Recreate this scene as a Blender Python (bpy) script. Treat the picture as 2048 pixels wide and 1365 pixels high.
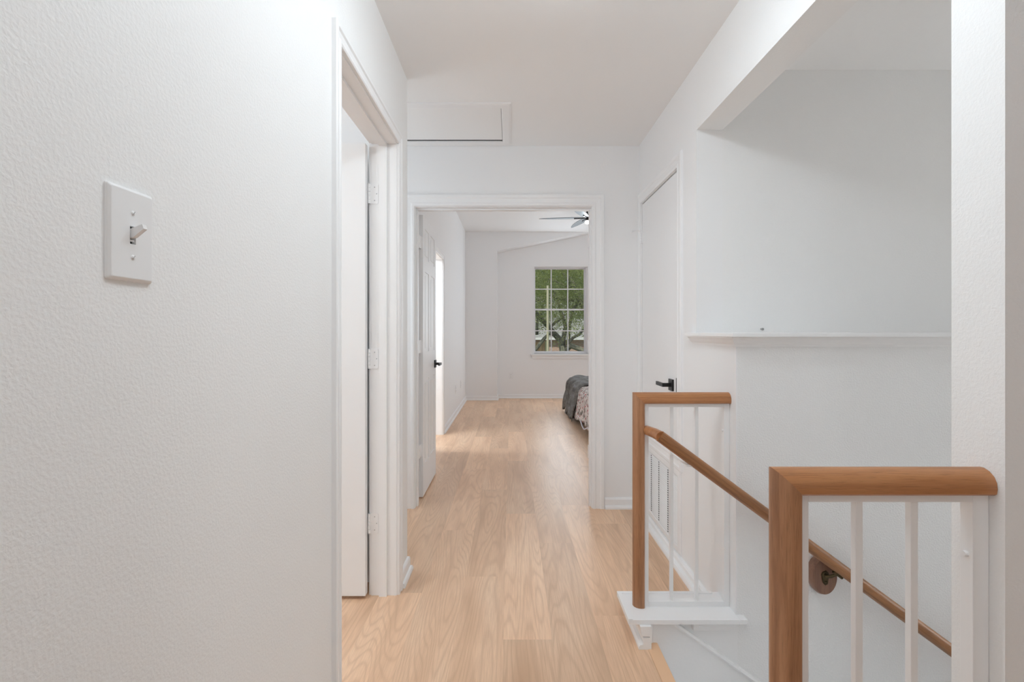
import bpy, bmesh, math, random
from mathutils import Vector, Matrix, noise
random.seed(7)
C = bpy.context.scene
for o in list(bpy.data.objects): bpy.data.objects.remove(o)
COL = C.collection
PI = math.pi

# ------------------------------------------------------------------ camera
F = 980.0                       # focal length in pixels of the 2048 wide frame
cam_d = bpy.data.cameras.new('camera'); cam = bpy.data.objects.new('camera', cam_d); COL.objects.link(cam)
cam_d.sensor_width = 36.0; cam_d.lens = F/2048*36
cam_d.shift_x = 2/2048; cam_d.shift_y = -18.5/2048
cam_d.clip_start = 0.02; cam_d.clip_end = 300
cam.location = (0, 0, 1.2); cam.rotation_euler = (PI/2, 0, 0)
C.camera = cam
# ------------------------------------------------------------------ exposure
C.view_settings.view_transform = 'Standard'; C.view_settings.look = 'None'
C.view_settings.gamma = 1; C.view_settings.exposure = 0.08; C.view_settings.use_curve_mapping = False
C.cycles.max_bounces = 14; C.cycles.diffuse_bounces = 10
# ------------------------------------------------------------------ world
w = bpy.data.worlds.new('world'); C.world = w; w.use_nodes = True
nt = w.node_tree; nt.nodes.clear()
wo = nt.nodes.new('ShaderNodeOutputWorld'); bg = nt.nodes.new('ShaderNodeBackground')
sky = nt.nodes.new('ShaderNodeTexSky'); sky.sky_type = 'NISHITA'; sky.sun_disc = False
sky.sun_elevation = math.radians(50); sky.sun_rotation = math.radians(200)
nt.links.new(sky.outputs[0], bg.inputs[0]); nt.links.new(bg.outputs[0], wo.inputs[0]); bg.inputs[1].default_value = 0.11

def light(kind, name, loc, energy, color=(1, 1, 1), rot=(0, 0, 0), size=None, size_y=None, radius=None):
    d = bpy.data.lights.new(name, kind); d.energy = energy; d.color = color
    if kind == 'AREA':
        d.shape = 'RECTANGLE'; d.size = size; d.size_y = size_y or size
    if radius is not None: d.shadow_soft_size = radius
    o = bpy.data.objects.new(name, d); COL.objects.link(o); o.location = loc; o.rotation_euler = rot
    return o
sun = bpy.data.lights.new('sun', 'SUN'); sun.energy = 3.0; sun.angle = 0.01; sun.color = (1, .95, .86)
so = bpy.data.objects.new('sun', sun); COL.objects.link(so); so.rotation_euler = (math.radians(38), 0, math.radians(-25))
# hall ceiling lamp (just above the frame), bedroom window, bathroom and fan light, added unseen fills
E = dict(hall=6.6, hallfill=5.5, backfill=8, bedfill=28, frontwin=17, sidehall=7, bath=42, leftroom=24, fan=4.5, stairfill=12.5, landfill=6.5, halldown=2.2)
WARM = (.862, .972, 1.042); DAY = (.85, .97, 1.07)
light('POINT', 'hall_lamp_bulb', (0.18, 1.38, 2.375), E['hall'], WARM, radius=.06)
light('AREA', 'hall_lamp_diffuser', (0.18, 1.38, 2.37), E['halldown'], WARM, (0, 0, 0), .14, .14)
light('AREA', 'hall_fill_panel', (0.18, 0.75, 2.45), E['hallfill'], WARM, (0, 0, 0), .5, .7)  # added unseen panel that evens out light on floor and walls
light('AREA', 'landing_fill', (0.9, -2.9, 1.5), E['backfill'], DAY, (-PI/2, 0, 0), 2.4, 1.6)  # added fill behind the camera, the wall there has no opening
light('AREA', 'bedroom_side_fill', (4.1, 6.4, 1.7), E['bedfill'], DAY, (0, -PI/2, 0), 1.8, 2.2)  # added fill from the right, that wall is solid
light('AREA', 'front_window_daylight', (1.0, 8.80, 1.6), E['frontwin'], DAY, (PI/2, 0, PI), 0.9, 1.5)
light('POINT', 'side_hall_fill', (-1.45, 2.80, 1.5), E['sidehall'], WARM, radius=.25)  # added unseen light hung in mid-air, brightens back wall and ceiling
light('POINT', 'bathroom_lamp', (-1.7, 5.0, 2.3), E['bath'], WARM, radius=.1)
light('POINT', 'left_room_fill', (-1.9, 1.0, 2.2), E['leftroom'], WARM, radius=.12)  # added unseen light for the left room, no fixture
light('AREA', 'stair_fill_light', (4.15, 1.42, 0.6), E['stairfill'], (1, .985, .95), (0, -PI/2, 0), 1.6, .8)  # added fill at the end of the stairwell, no window there
light('POINT', 'landing_ceiling_fill', (0.18, -0.5, 2.375), E['landfill'], WARM, radius=.06)  # added unseen light behind the camera, no fixture
light('POINT', 'fan_lamp', (1.045, 6.72, 2.665), E['fan'], WARM, radius=.04)

# ------------------------------------------------------------------ materials
M = {}
def principled(name, col=(.8, .8, .8), rough=.5, metal=0, spec=None):
    m = bpy.data.materials.new(name); m.use_nodes = True
    n = m.node_tree; b = n.nodes['Principled BSDF']
    b.inputs['Base Color'].default_value = (*col, 1); b.inputs['Roughness'].default_value = rough
    b.inputs['Metallic'].default_value = metal
    if spec is not None: b.inputs['Specular IOR Level'].default_value = spec
    M[name] = m
    return m, n, b
def N(n, t, **k):
    x = n.nodes.new(t)
    for a, v in k.items(): setattr(x, a, v)
    return x
def noise_node(n, vec, scale, detail=2, rough=.5, dist=0):
    t = N(n, 'ShaderNodeTexNoise'); t.inputs['Scale'].default_value = scale; t.inputs['Detail'].default_value = detail
    t.inputs['Roughness'].default_value = rough; t.inputs['Distortion'].default_value = dist
    n.links.new(vec, t.inputs['Vector']); return t.outputs[0]
def ramp(n, fac, stops):
    r = N(n, 'ShaderNodeValToRGB'); n.links.new(fac, r.inputs[0])
    while len(r.color_ramp.elements) < len(stops): r.color_ramp.elements.new(.5)
    for e, (p, c) in zip(r.color_ramp.elements, stops):
        e.position = p; e.color = (*c, 1) if len(c) == 3 else c
    return r.outputs[0]
def math_node(n, op, a, b=None, clamp=False):
    x = N(n, 'ShaderNodeMath', operation=op, use_clamp=clamp)
    for i, v in enumerate((a, b)):
        if v is None: continue
        if isinstance(v, (int, float)): x.inputs[i].default_value = v
        else: n.links.new(v, x.inputs[i])
    return x.outputs[0]
def mix(n, fac, a, b, mode='MIX'):
    x = N(n, 'ShaderNodeMixRGB', blend_type=mode)
    for i, v in enumerate((fac, a, b)):
        if isinstance(v, (int, float)): x.inputs[i].default_value = v
        elif isinstance(v, tuple): x.inputs[i].default_value = (*v, 1)
        else: n.links.new(v, x.inputs[i])
    return x.outputs[0]
def position(n): return N(n, 'ShaderNodeNewGeometry').outputs['Position']
def mapping(n, vec, scale=(1, 1, 1), loc=(0, 0, 0), rot=(0, 0, 0)):
    x = N(n, 'ShaderNodeMapping'); n.links.new(vec, x.inputs[0])
    x.inputs['Scale'].default_value = scale; x.inputs['Location'].default_value = loc; x.inputs['Rotation'].default_value = rot
    return x.outputs[0]
def bump(n, b, h, strength, dist):
    x = N(n, 'ShaderNodeBump'); x.inputs['Strength'].default_value = strength; x.inputs['Distance'].default_value = dist
    n.links.new(h, x.inputs['Height']); n.links.new(x.outputs[0], b.inputs['Normal'])

def wall_paint(name, col, scale, strength, dist=.0012):
    m, n, b = principled(name, col, .62, spec=.35)
    p = position(n)
    a = noise_node(n, p, scale, 2.0, .5, .2)
    h = ramp(n, a, [(.36, (0, 0, 0)), (.66, (1, 1, 1))])
    bump(n, b, h, strength, dist)
WH = (.80, .80, .80)
wall_paint('paint_textured', (.88, .88, .878), 185, .25, .0013)
wall_paint('paint_orange_peel', (.87, .87, .872), 165, .42, .0018)
wall_paint('paint_smooth', (.88, .88, .885), 70, .10)
wall_paint('paint_ceiling', (.90, .90, .90), 60, .08)
principled('trim_white', (.89, .89, .895), .38)
m, n, b = principled('door_white', (.88, .88, .885), .42)
principled('plastic_white', (.84, .84, .845), .28)
principled('steel_white', (.88, .88, .885), .4)
principled('screw_grey', (.45, .45, .45), .4, .5)
principled('black_metal', (.012, .012, .013), .38, .2)
principled('gap_shade', (.03, .03, .03), .9)  # near-black colour standing in for shade inside gaps and slots
principled('fan_grey', (.05, .05, .05), .45)
principled('bronze', (.10, .075, .04), .38, .9)
principled('window_frame', (.86, .86, .88), .4)

# floor laminate: each plank has its own random tone and grain
m, n, b = principled('oak_laminate', (.6, .4, .25), .36, spec=.45)
p = position(n)
at = N(n, 'ShaderNodeAttribute', attribute_name='plank'); rnd = at.outputs['Color']
sep = N(n, 'ShaderNodeSeparateColor'); n.links.new(rnd, sep.inputs[0])
off = N(n, 'ShaderNodeCombineXYZ'); n.links.new(math_node(n, 'MULTIPLY', sep.outputs[0], 37.0), off.inputs[0])
n.links.new(math_node(n, 'MULTIPLY', sep.outputs[1], 51.0), off.inputs[1]); n.links.new(math_node(n, 'MULTIPLY', sep.outputs[2], 23.0), off.inputs[2])
va = N(n, 'ShaderNodeVectorMath', operation='ADD'); n.links.new(p, va.inputs[0]); n.links.new(off.outputs[0], va.inputs[1])
pv = va.outputs[0]
field = noise_node(n, mapping(n, pv, (6.5, .55, 1)), 1.0, 1.5, .36, .05)
rings = math_node(n, 'SINE', math_node(n, 'MULTIPLY', field, 190.0))
rings = math_node(n, 'MULTIPLY_ADD', rings, .5); rings.node.inputs[2].default_value = .5
fibre = noise_node(n, mapping(n, pv, (300, 9, 1)), 1.0, 3, .6)
broad = noise_node(n, mapping(n, pv, (9, 1.2, 1)), 1.0, 3, .55)
base = ramp(n, broad, [(.28, (.66, .425, .27)), (.5, (.82, .56, .375)), (.75, (.88, .64, .45))])
c1 = mix(n, math_node(n, 'MULTIPLY', ramp(n, rings, [(.0, (1, 1, 1)), (.22, (.35, .35, .35)), (.6, (0, 0, 0))]), .32), base, (.52, .31, .185))
c2 = mix(n, math_node(n, 'MULTIPLY', ramp(n, fibre, [(.35, (1, 1, 1)), (.62, (0, 0, 0))]), .46), c1, (.60, .38, .24))
tone = N(n, 'ShaderNodeMapRange'); n.links.new(sep.outputs[0], tone.inputs[0]); tone.inputs[3].default_value = .90; tone.inputs[4].default_value = 1.08
hsv = N(n, 'ShaderNodeHueSaturation'); n.links.new(c2, hsv.inputs['Color']); n.links.new(tone.outputs[0], hsv.inputs['Value'])
hsv.inputs['Saturation'].default_value = 1.0
uv = N(n, 'ShaderNodeUVMap', uv_map='seam'); suv = N(n, 'ShaderNodeSeparateXYZ'); n.links.new(uv.outputs[0], suv.inputs[0])
# distance in metres to the plank's long and short edges
e1 = math_node(n, 'LESS_THAN', suv.outputs[0], .0009); e2 = math_node(n, 'LESS_THAN', suv.outputs[1], .0012)
seam = math_node(n, 'MAXIMUM', e1, e2)
col = mix(n, math_node(n, 'MULTIPLY', seam, .35), hsv.outputs[0], (.22, .12, .07))
n.links.new(col, b.inputs['Base Color'])
rr = math_node(n, 'MULTIPLY_ADD', fibre, .15); rr.node.inputs[2].default_value = .30; n.links.new(rr, b.inputs['Roughness'])
bump(n, b, rings, .05, .0006)

def wood(name, axis, dark, mid, light_, rough=.38):
    m, n, b = principled(name, mid, rough, spec=.5)
    p = position(n)
    s = {'X': (3, 60, 60), 'Z': (60, 60, 3), 'D': (10, 60, 60)}[axis]
    rot = (0, math.radians(-36.3), 0) if axis == 'D' else (0, 0, 0)
    if axis == 'D': p = mapping(n, p, (1, 1, 1), (0, 0, 0), (0, math.radians(-36.3), 0)); s = (3, 60, 60)
    g = noise_node(n, mapping(n, p, s), 1.0, 4, .6, .6)
    s2 = tuple(v*9 for v in s)
    g2 = noise_node(n, mapping(n, p, s2), 1.0, 2, .6)
    c = ramp(n, g, [(.30, dark), (.52, mid), (.75, light_)])
    c = mix(n, math_node(n, 'MULTIPLY', ramp(n, g2, [(.30, (1, 1, 1)), (.47, (0, 0, 0))]), .40), c, tuple(v*.55 for v in dark))
    n.links.new(c, b.inputs['Base Color'])
wood('oak_rail_x', 'X', (.30, .12, .045), (.45, .195, .078), (.54, .26, .115), .30)
wood('oak_rail_z', 'Z', (.28, .125, .058), (.41, .20, .10), (.50, .27, .145), .30)
wood('oak_rail_slope', 'D', (.21, .09, .035), (.34, .15, .058), (.43, .205, .085), .34)
wood('rosette_wood', 'Z', (.20, .10, .065), (.27, .14, .09), (.33, .17, .11))
principled('oak_nosing', (.84, .54, .33), .4)

# glass
m = bpy.data.materials.new('window_glass'); m.use_nodes = True; n = m.node_tree; n.nodes.clear(); M['glass'] = m
out = N(n, 'ShaderNodeOutputMaterial'); tr = N(n, 'ShaderNodeBsdfTransparent'); tr.inputs[0].default_value = (.93, .95, .94, 1)
gl = N(n, 'ShaderNodeBsdfGlossy'); gl.inputs['Roughness'].default_value = .02
fr = N(n, 'ShaderNodeFresnel'); fr.inputs[0].default_value = 1.45
mx = N(n, 'ShaderNodeMixShader'); n.links.new(fr.outputs[0], mx.inputs[0]); n.links.new(tr.outputs[0], mx.inputs[1]); n.links.new(gl.outputs[0], mx.inputs[2])
n.links.new(mx.outputs[0], out.inputs[0])
def emis(name, col, s):
    m, n, b = principled(name, (1, 1, 1), .4)
    b.inputs['Emission Color'].default_value = (*col, 1); b.inputs['Emission Strength'].default_value = s
emis('lamp_glow', (1, .97, .93), 5.0)
# fabrics
m, n, b = principled('grey_throw', (.12, .12, .12), .9)
p = position(n); a = noise_node(n, mapping(n, p, (9, 5, 14)), 1, 5, .65, .5); a2 = noise_node(n, p, 220, 2)
c = ramp(n, a, [(.32, (.06, .06, .058)), (.5, (.15, .14, .125)), (.66, (.27, .28, .29))])
n.links.new(mix(n, .35, c, ramp(n, a2, [(.3, (.04, .04, .04)), (.7, (.3, .29, .28))])), b.inputs['Base Color']); bump(n, b, a2, .5, .003)
m, n, b = principled('floral_cover', (.6, .55, .5), .9)
p = position(n)
a = noise_node(n, p, 28, 3, .6); a2 = noise_node(n, mapping(n, p, (1, 1, 1), (3, 5, 1)), 22, 3, .6)
c = mix(n, ramp(n, a, [(.56, (0, 0, 0)), (.60, (1, 1, 1))]), (.60, .55, .52), (.36, .06, .07))
c = mix(n, ramp(n, a2, [(.52, (0, 0, 0)), (.56, (1, 1, 1))]), c, (.17, .15, .13)); n.links.new(c, b.inputs['Base Color'])
principled('bed_dark', (.03, .028, .035), .8)
principled('sheet_pale', (.62, .60, .66), .85)
# outdoors
m, n, b = principled('bark', (.08, .07, .055), .95); p = position(n); a = noise_node(n, mapping(n, p, (9, 9, 3)), 1, 4, .6)
n.links.new(ramp(n, a, [(.35, (.13, .125, .085)), (.65, (.29, .28, .20))]), b.inputs['Base Color']); bump(n, b, a, .6, .03)
m, n, b = principled('leaf', (.1, .16, .04), .55)
at = N(n, 'ShaderNodeAttribute', attribute_name='tone')
n.links.new(ramp(n, at.outputs['Fac'], [(.0, (.14, .155, .07)), (.5, (.34, .38, .14)), (1, (.75, .80, .28))]), b.inputs['Base Color'])
trl = N(n, 'ShaderNodeBsdfTranslucent'); trl.inputs[0].default_value = (.46, .56, .17, 1)
mx = N(n, 'ShaderNodeMixShader'); mx.inputs[0].default_value = .45; n.links.new(b.outputs[0], mx.inputs[1]); n.links.new(trl.outputs[0], mx.inputs[2])
n.links.new(mx.outputs[0], n.nodes['Material Output'].inputs[0])
m, n, b = principled('brick', (.4, .2, .15), .9); p = position(n)
br = N(n, 'ShaderNodeTexBrick'); n.links.new(mapping(n, p, (1, 1, 1), (0, 0, 0), (PI/2, 0, 0)), br.inputs[0])
br.inputs['Color1'].default_value = (.62, .38, .28, 1); br.inputs['Color2'].default_value = (.52, .31, .23, 1); br.inputs['Mortar'].default_value = (.6, .52, .45, 1)
br.inputs['Scale'].default_value = 1; br.inputs['Brick Width'].default_value = .22; br.inputs['Row Height'].default_value = .075; br.inputs['Mortar Size'].default_value = .01
n.links.new(br.outputs[0], b.inputs['Base Color'])
m, n, b = principled('shingle', (.3, .3, .3), .95); p = position(n); a = noise_node(n, mapping(n, p, (6, 3, 12)), 1, 3, .6)
n.links.new(ramp(n, a, [(.3, (.26, .255, .235)), (.7, (.48, .475, .44))]), b.inputs['Base Color'])
m, n, b = principled('lawn', (.1, .16, .05), 1); a = noise_node(n, position(n), 2.5, 5, .7)
n.links.new(ramp(n, a, [(.3, (.08, .13, .04)), (.7, (.2, .28, .09))]), b.inputs['Base Color'])
principled('pole_cream', (.62, .58, .40), .7)
m, n, b = principled('fence_wood', (.4, .25, .15), .9); a = noise_node(n, mapping(n, position(n), (12, 12, 1)), 1, 3, .6)
n.links.new(ramp(n, a, [(.3, (.42, .25, .14)), (.7, (.66, .42, .24))]), b.inputs['Base Color'])

# ------------------------------------------------------------------ mesh helpers
def bx(bm, x0, x1, y0, y1, z0, z1, bev=0):
    v = [bm.verts.new(p) for p in ((x0, y0, z0), (x1, y0, z0), (x1, y1, z0), (x0, y1, z0), (x0, y0, z1), (x1, y0, z1), (x1, y1, z1), (x0, y1, z1))]
    f = [bm.faces.new([v[i] for i in q]) for q in ((3, 2, 1, 0), (4, 5, 6, 7), (0, 1, 5, 4), (1, 2, 6, 5), (2, 3, 7, 6), (3, 0, 4, 7))]
    if bev:
        es = set(e for q in f for e in q.edges)
        bmesh.ops.bevel(bm, geom=list(es), offset=bev, segments=2, affect='EDGES', profile=.5)
    return v
def box(x0, x1, y0, y1, z0, z1, bev=0):
    bm = bmesh.new(); bx(bm, x0, x1, y0, y1, z0, z1, bev); return bm
def prism(bm, pts, mp, t0, t1):
    """polygon pts (u,v), extruded from t0 to t1, placed by mp(u,v,t)"""
    a = [bm.verts.new(mp(u, v, t0)) for u, v in pts]; c = [bm.verts.new(mp(u, v, t1)) for u, v in pts]
    bm.faces.new(a); bm.faces.new(c[::-1]); k = len(pts)
    for i in range(k): bm.faces.new((a[i], c[i], c[(i+1) % k], a[(i+1) % k]))
def sweep(bm, path, prof, mp, closed=False):
    """mitred sweep of profile (o = offset to the left of the path, t = depth) along a plane path"""
    k = len(path); rows = []
    for i in range(k):
        P = Vector(path[i])
        def nrm(a, b2):
            d = (Vector(b2)-Vector(a)).normalized(); return Vector((-d.y, d.x))
        n1 = nrm(path[i-1], path[i]) if (i > 0 or closed) else None
        n2 = nrm(path[i], path[(i+1) % k]) if (i < k-1 or closed) else None
        if n1 is None: mdir = n2
        elif n2 is None: mdir = n1
        else:
            s = (n1+n2); mdir = s/(s.dot(n1))
        rows.append([bm.verts.new(mp(P.x+mdir.x*o, P.y+mdir.y*o, t)) for o, t in prof])
    q = len(prof)
    for i in range(k if closed else k-1):
        r0, r1 = rows[i], rows[(i+1) % k]
        for j in range(q): bm.faces.new((r0[j], r1[j], r1[(j+1) % q], r0[(j+1) % q]))
    if not closed: bm.faces.new(rows[0]); bm.faces.new(rows[-1][::-1])
def tube(bm, pts, rad, seg=12, cap=True):
    pts = [Vector(p) for p in pts]
    if isinstance(rad, (int, float)): rad = [rad]*len(pts)
    rows = []; up = None
    for i, p in enumerate(pts):
        d = (pts[min(i+1, len(pts)-1)]-pts[max(i-1, 0)]).normalized()
        if up is None:
            up = Vector((0, 0, 1)) if abs(d.z) < .9 else Vector((1, 0, 0))
        a = d.cross(up).normalized(); c = a.cross(d).normalized(); up = c
        rows.append([bm.verts.new(p+(a*math.cos(2*PI*j/seg)+c*math.sin(2*PI*j/seg))*rad[i]) for j in range(seg)])
    for r0, r1 in zip(rows, rows[1:]):
        for j in range(seg): bm.faces.new((r0[j], r0[(j+1) % seg], r1[(j+1) % seg], r1[j]))
    if cap: bm.faces.new(rows[0][::-1]); bm.faces.new(rows[-1])
def lathe(bm, cx, cy, prof, seg=24, mp=lambda x, y, z: (x, y, z), sx=1, sy=1):
    rows = []
    for r, z in prof:
        if r < 1e-5: rows.append([bm.verts.new(mp(cx, cy, z))])
        else: rows.append([bm.verts.new(mp(cx+sx*r*math.cos(2*PI*j/seg), cy+sy*r*math.sin(2*PI*j/seg), z)) for j in range(seg)])
    for r0, r1 in zip(rows, rows[1:]):
        for j in range(seg):
            k = (j+1) % seg
            vs = [r0[j % len(r0)], r0[k % len(r0)], r1[k % len(r1)], r1[j % len(r1)]]
            u = []
            for v in vs:
                if v not in u: u.append(v)
            if len(u) > 2: bm.faces.new(u)
def obj(name, bm, mat, parent=None, smooth=False, origin=None):
    bmesh.ops.recalc_face_normals(bm, faces=bm.faces)
    me = bpy.data.meshes.new(name)
    if parent is not None:
        off = Vector((0, 0, 0)); q = parent
        while q is not None: off += q.location; q = q.parent
    else:
        vs = [v.co for v in bm.verts]
        off = Vector(((min(v.x for v in vs)+max(v.x for v in vs))/2, (min(v.y for v in vs)+max(v.y for v in vs))/2, min(v.z for v in vs)))
    for v in bm.verts: v.co -= off
    bm.to_mesh(me); bm.free()
    o = bpy.data.objects.new(name, me); COL.objects.link(o)
    if parent is not None: o.parent = parent
    else: o.location = off
    me.materials.append(M[mat])
    if smooth:
        for p_ in me.polygons: p_.use_smooth = True
    return o
def sharpen(o, ang=35):
    o.data.set_sharp_from_angle(angle=math.radians(ang)); return o
def thing(name, loc, label=None, cat=None, group=None, kind=None):
    o = bpy.data.objects.new(name, None); COL.objects.link(o); o.location = loc; o.empty_display_size = .05
    return tag(o, label, cat, group, kind)
def tag(o, label=None, cat=None, group=None, kind=None):
    if label: o['label'] = label
    if cat: o['category'] = cat
    if group: o['group'] = group
    if kind: o['kind'] = kind
    return o
def struct(name, bm, mat, **k): return tag(obj(name, bm, mat, **k), kind='structure')

XZ = lambda Y, s=-1: (lambda u, v, t: (u, Y+s*t, v))      # wall facing the camera (s=-1) or away
YZ = lambda X, s=1: (lambda u, v, t: (X+s*t, u, v))       # wall facing +X (s=1) or -X

# ------------------------------------------------------------------ floor
LWX, RWX, CEIL = -.52, .871, 2.464
BACK = 3.33
bm = bmesh.new(); lay = bm.loops.layers.float_color.new('plank'); uvl = bm.loops.layers.uv.new('seam')
def plank(x0, x1, y0, y1, cx0, cx1, cy0, cy1, rc):
    a, c = max(x0, cx0), min(x1, cx1); d, e = max(y0, cy0), min(y1, cy1)
    if c-a < 1e-4 or e-d < 1e-4: return
    xs = [a, (a+c)/2, c]; ys = [d, (d+e)/2, e]
    for i in range(2):
        for j in range(2):
            vs = [bm.verts.new(q) for q in ((xs[i], ys[j], 0), (xs[i+1], ys[j], 0), (xs[i+1], ys[j+1], 0), (xs[i], ys[j+1], 0))]
            f = bm.faces.new(vs)
            for l in f.loops:
                l[lay] = (*rc, 1); v = l.vert.co
                l[uvl].uv = (0 if v.x in (a, c) else (c-a)/2, 0 if v.y in (d, e) else (e-d)/2)
PW = .19; L = 1.32
known = {0: 1.909, -1: 2.40, 1: 2.78, -2: 2.96, 2: 2.07, -3: 2.25}
for k in range(-18, 24):
    x0 = -.030+k*PW; x1 = x0+PW
    ys = known.get(k, random.uniform(0, L)) - 6*L
    while ys < 9:
        rc = (random.random(), random.random(), random.random())
        plank(x0, x1, ys, ys+L, -3.3, .517, -3.1, 9.0, rc)
        plank(x0, x1, ys, ys+L, .517, 4.3, -3.1, .829, rc)
        plank(x0, x1, ys, ys+L, .517, 4.3, 1.905, 9.0, rc)
        ys += L
bx(bm, -3.3, .517, -3.1, 9.0, -.3, -.002); bx(bm, .517, 4.3, -3.1, .829, -.3, -.002); bx(bm, .517, 4.3, 1.905, 9.0, -.3, -.002)
struct('floor', bm, 'oak_laminate')
# stair nosing and stairs
bm = bmesh.new(); bx(bm, .517, .565, .929, 1.896, -.022, .0015, .004); struct('trim_1', bm, 'oak_nosing')
bm = bmesh.new(); bx(bm, .517, .545, .93, 1.896, -.30, -.0225)
for i in range(8):
    x = .545+i*.252; z = -.185*(i+1); bx(bm, x, x+.28, .93, 1.896, z-.03, z); bx(bm, x+.252, x+.27, .93, 1.896, z-.185, z-.03)
struct('staircase', bm, 'trim_white')

# ------------------------------------------------------------------ walls
T = .115
# left wall of the hall with doorway 1.477..2.228
bm = bmesh.new()
bx(bm, LWX-T, LWX, -3.0, 1.467, 0, CEIL); bx(bm, LWX-T, LWX, 2.238, 2.456, 0, CEIL); bx(bm, LWX-T, LWX, 1.467, 2.238, 2.065, CEIL)
struct('wall_left', bm, 'paint_textured')
bm = bmesh.new(); bx(bm, -3.2, LWX-T, 2.346, 2.456, 0, CEIL); bx(bm, -3.2, -3.1, -.6, 2.346, 0, CEIL); bx(bm, -3.1, LWX-T, -.6, -.5, 0, CEIL)
struct('wall_left_room', bm, 'paint_smooth')
bm = bmesh.new(); bx(bm, -1.8, -1.7, 2.456, BACK, 0, CEIL); struct('wall_side_hall', bm, 'paint_smooth')
# back wall of hall with bedroom doorway X -.65...548
bm = bmesh.new()
bx(bm, -1.8, -.660, BACK, BACK+T, 0, 3.0); bx(bm, .558, 4.3, BACK, BACK+T, 0, 3.0); bx(bm, -.660, .558, BACK, BACK+T, 2.057, 3.0)
struct('wall_back', bm, 'paint_smooth')
# right wall with closet
bm = bmesh.new()
bx(bm, RWX, RWX+.12, 2.30, 2.546, 0, CEIL); bx(bm, RWX, RWX+.12, 3.268, BACK, 0, CEIL); bx(bm, RWX, RWX+.12, 2.546, 3.268, 2.062, CEIL)
bx(bm, RWX, RWX+.12, 2.546, 3.268, 0, .085); bx(bm, RWX, RWX+.12, 2.546, 3.268, .46, .555)
struct('wall_right', bm, 'paint_smooth')
# lower half of the wall, in front, below the ledge : hall face + stair face
bm = bmesh.new(); bx(bm, RWX, RWX+.006, 1.897, 2.30, -2.8, 1.18); struct('wall_right_lower', bm, 'paint_smooth')
bm = bmesh.new(); bx(bm, RWX+.006, 4.3, 1.897, 2.30, -2.8, 1.18)
struct('wall_stair_lower', bm, 'paint_orange_peel')
bm = bmesh.new(); bx(bm, RWX+.12, 4.3, 2.30, 2.42, -.0, CEIL); struct('wall_stair_upper', bm, 'paint_textured')
bm = bmesh.new(); bx(bm, RWX, .993, .929, 2.30, 2.148, CEIL); struct('wall_header', bm, 'paint_textured')
bm = bmesh.new(); bx(bm, .835, 4.3, .828, .929, -2.8, CEIL); struct('wall_near', bm, 'paint_textured')
bm = bmesh.new(); bx(bm, 4.2, 4.3, -3.0, 8.84, -2.8, 3.0); struct('wall_far_right', bm, 'paint_textured')
bm = bmesh.new(); bx(bm, -3.2, 4.3, -3.1, -3.0, 0, CEIL); struct('wall_landing', bm, 'paint_textured')
bm = bmesh.new(); bx(bm, .46, .517, .929, 1.897, -2.8, -.302); bx(bm, .517, 4.2, .929, 1.897, -2.9, -2.8); struct('wall_stair_base', bm, 'paint_smooth')
# ceilings
bm = bmesh.new(); bx(bm, -3.3, .993, -3.1, BACK, CEIL, CEIL+.1); bx(bm, .993, 4.3, -3.1, .929, CEIL, CEIL+.1); bx(bm, .993, 4.3, .929, 2.30, 2.43, CEIL+.1)
bx(bm, .993, 4.3, 2.30, BACK, CEIL, CEIL+.1)
struct('ceiling', bm, 'paint_ceiling')
bm = bmesh.new(); bx(bm, -2.8, 4.3, BACK, 9.0, 2.95, 3.05); struct('ceiling_bedroom', bm, 'paint_ceiling')
# bedroom walls
BL = -.797; BF = 8.84
bm = bmesh.new(); bx(bm, BL-T, BL, BACK+T, 4.92, 0, 2.95); bx(bm, BL-T, BL, 5.71, BF, 0, 2.95); bx(bm, BL-T, BL, 4.92, 5.71, 2.05, 2.95)
struct('wall_bedroom_left', bm, 'paint_smooth')
bm = bmesh.new(); W0, W1, WZ0, WZ1 = .415, 1.385, .80, 2.375
bx(bm, BL-T, W0, BF, BF+.16, 0, 2.95); bx(bm, W1, 4.3, BF, BF+.16, 0, 2.95); bx(bm, W0, W1, BF, BF+.16, 0, WZ0); bx(bm, W0, W1, BF, BF+.16, WZ1, 2.95)
struct('wall_bedroom_far', bm, 'paint_smooth')
bm = bmesh.new(); prism(bm, [(BL, 0), (-.245, 0), (-.245, 2.618), (1.37, 2.95), (BL, 2.95)], XZ(BF), 0, .26); struct('wall_bedroom_recess', bm, 'paint_smooth')
bm = bmesh.new(); bx(bm, -2.8, -2.7, 4.2, 6.8, 0, 2.95); bx(bm, -2.7, BL-T, 4.1, 4.2, 0, 2.95); bx(bm, -2.7, BL-T, 6.7, 6.8, 0, 2.95)
struct('wall_bathroom', bm, 'paint_smooth')

# ------------------------------------------------------------------ trim
def CAS(wd, th=.017): return [(0, 0), (0, th*.62), (wd*.10, th*.80), (wd*.22, th*.80), (wd*.30, th*.55), (wd*.62, th*.72), (wd*.72, th), (wd*.92, th), (wd, th*.80), (wd, 0)]
def casing(u0, u1, z0, z1, wd, mp, th=.017):
    bm = bmesh.new(); sweep(bm, [(u1, z0), (u1, z1), (u0, z1), (u0, z0)], [(-o, t) for o, t in CAS(wd, th)], mp); return bm
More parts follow.
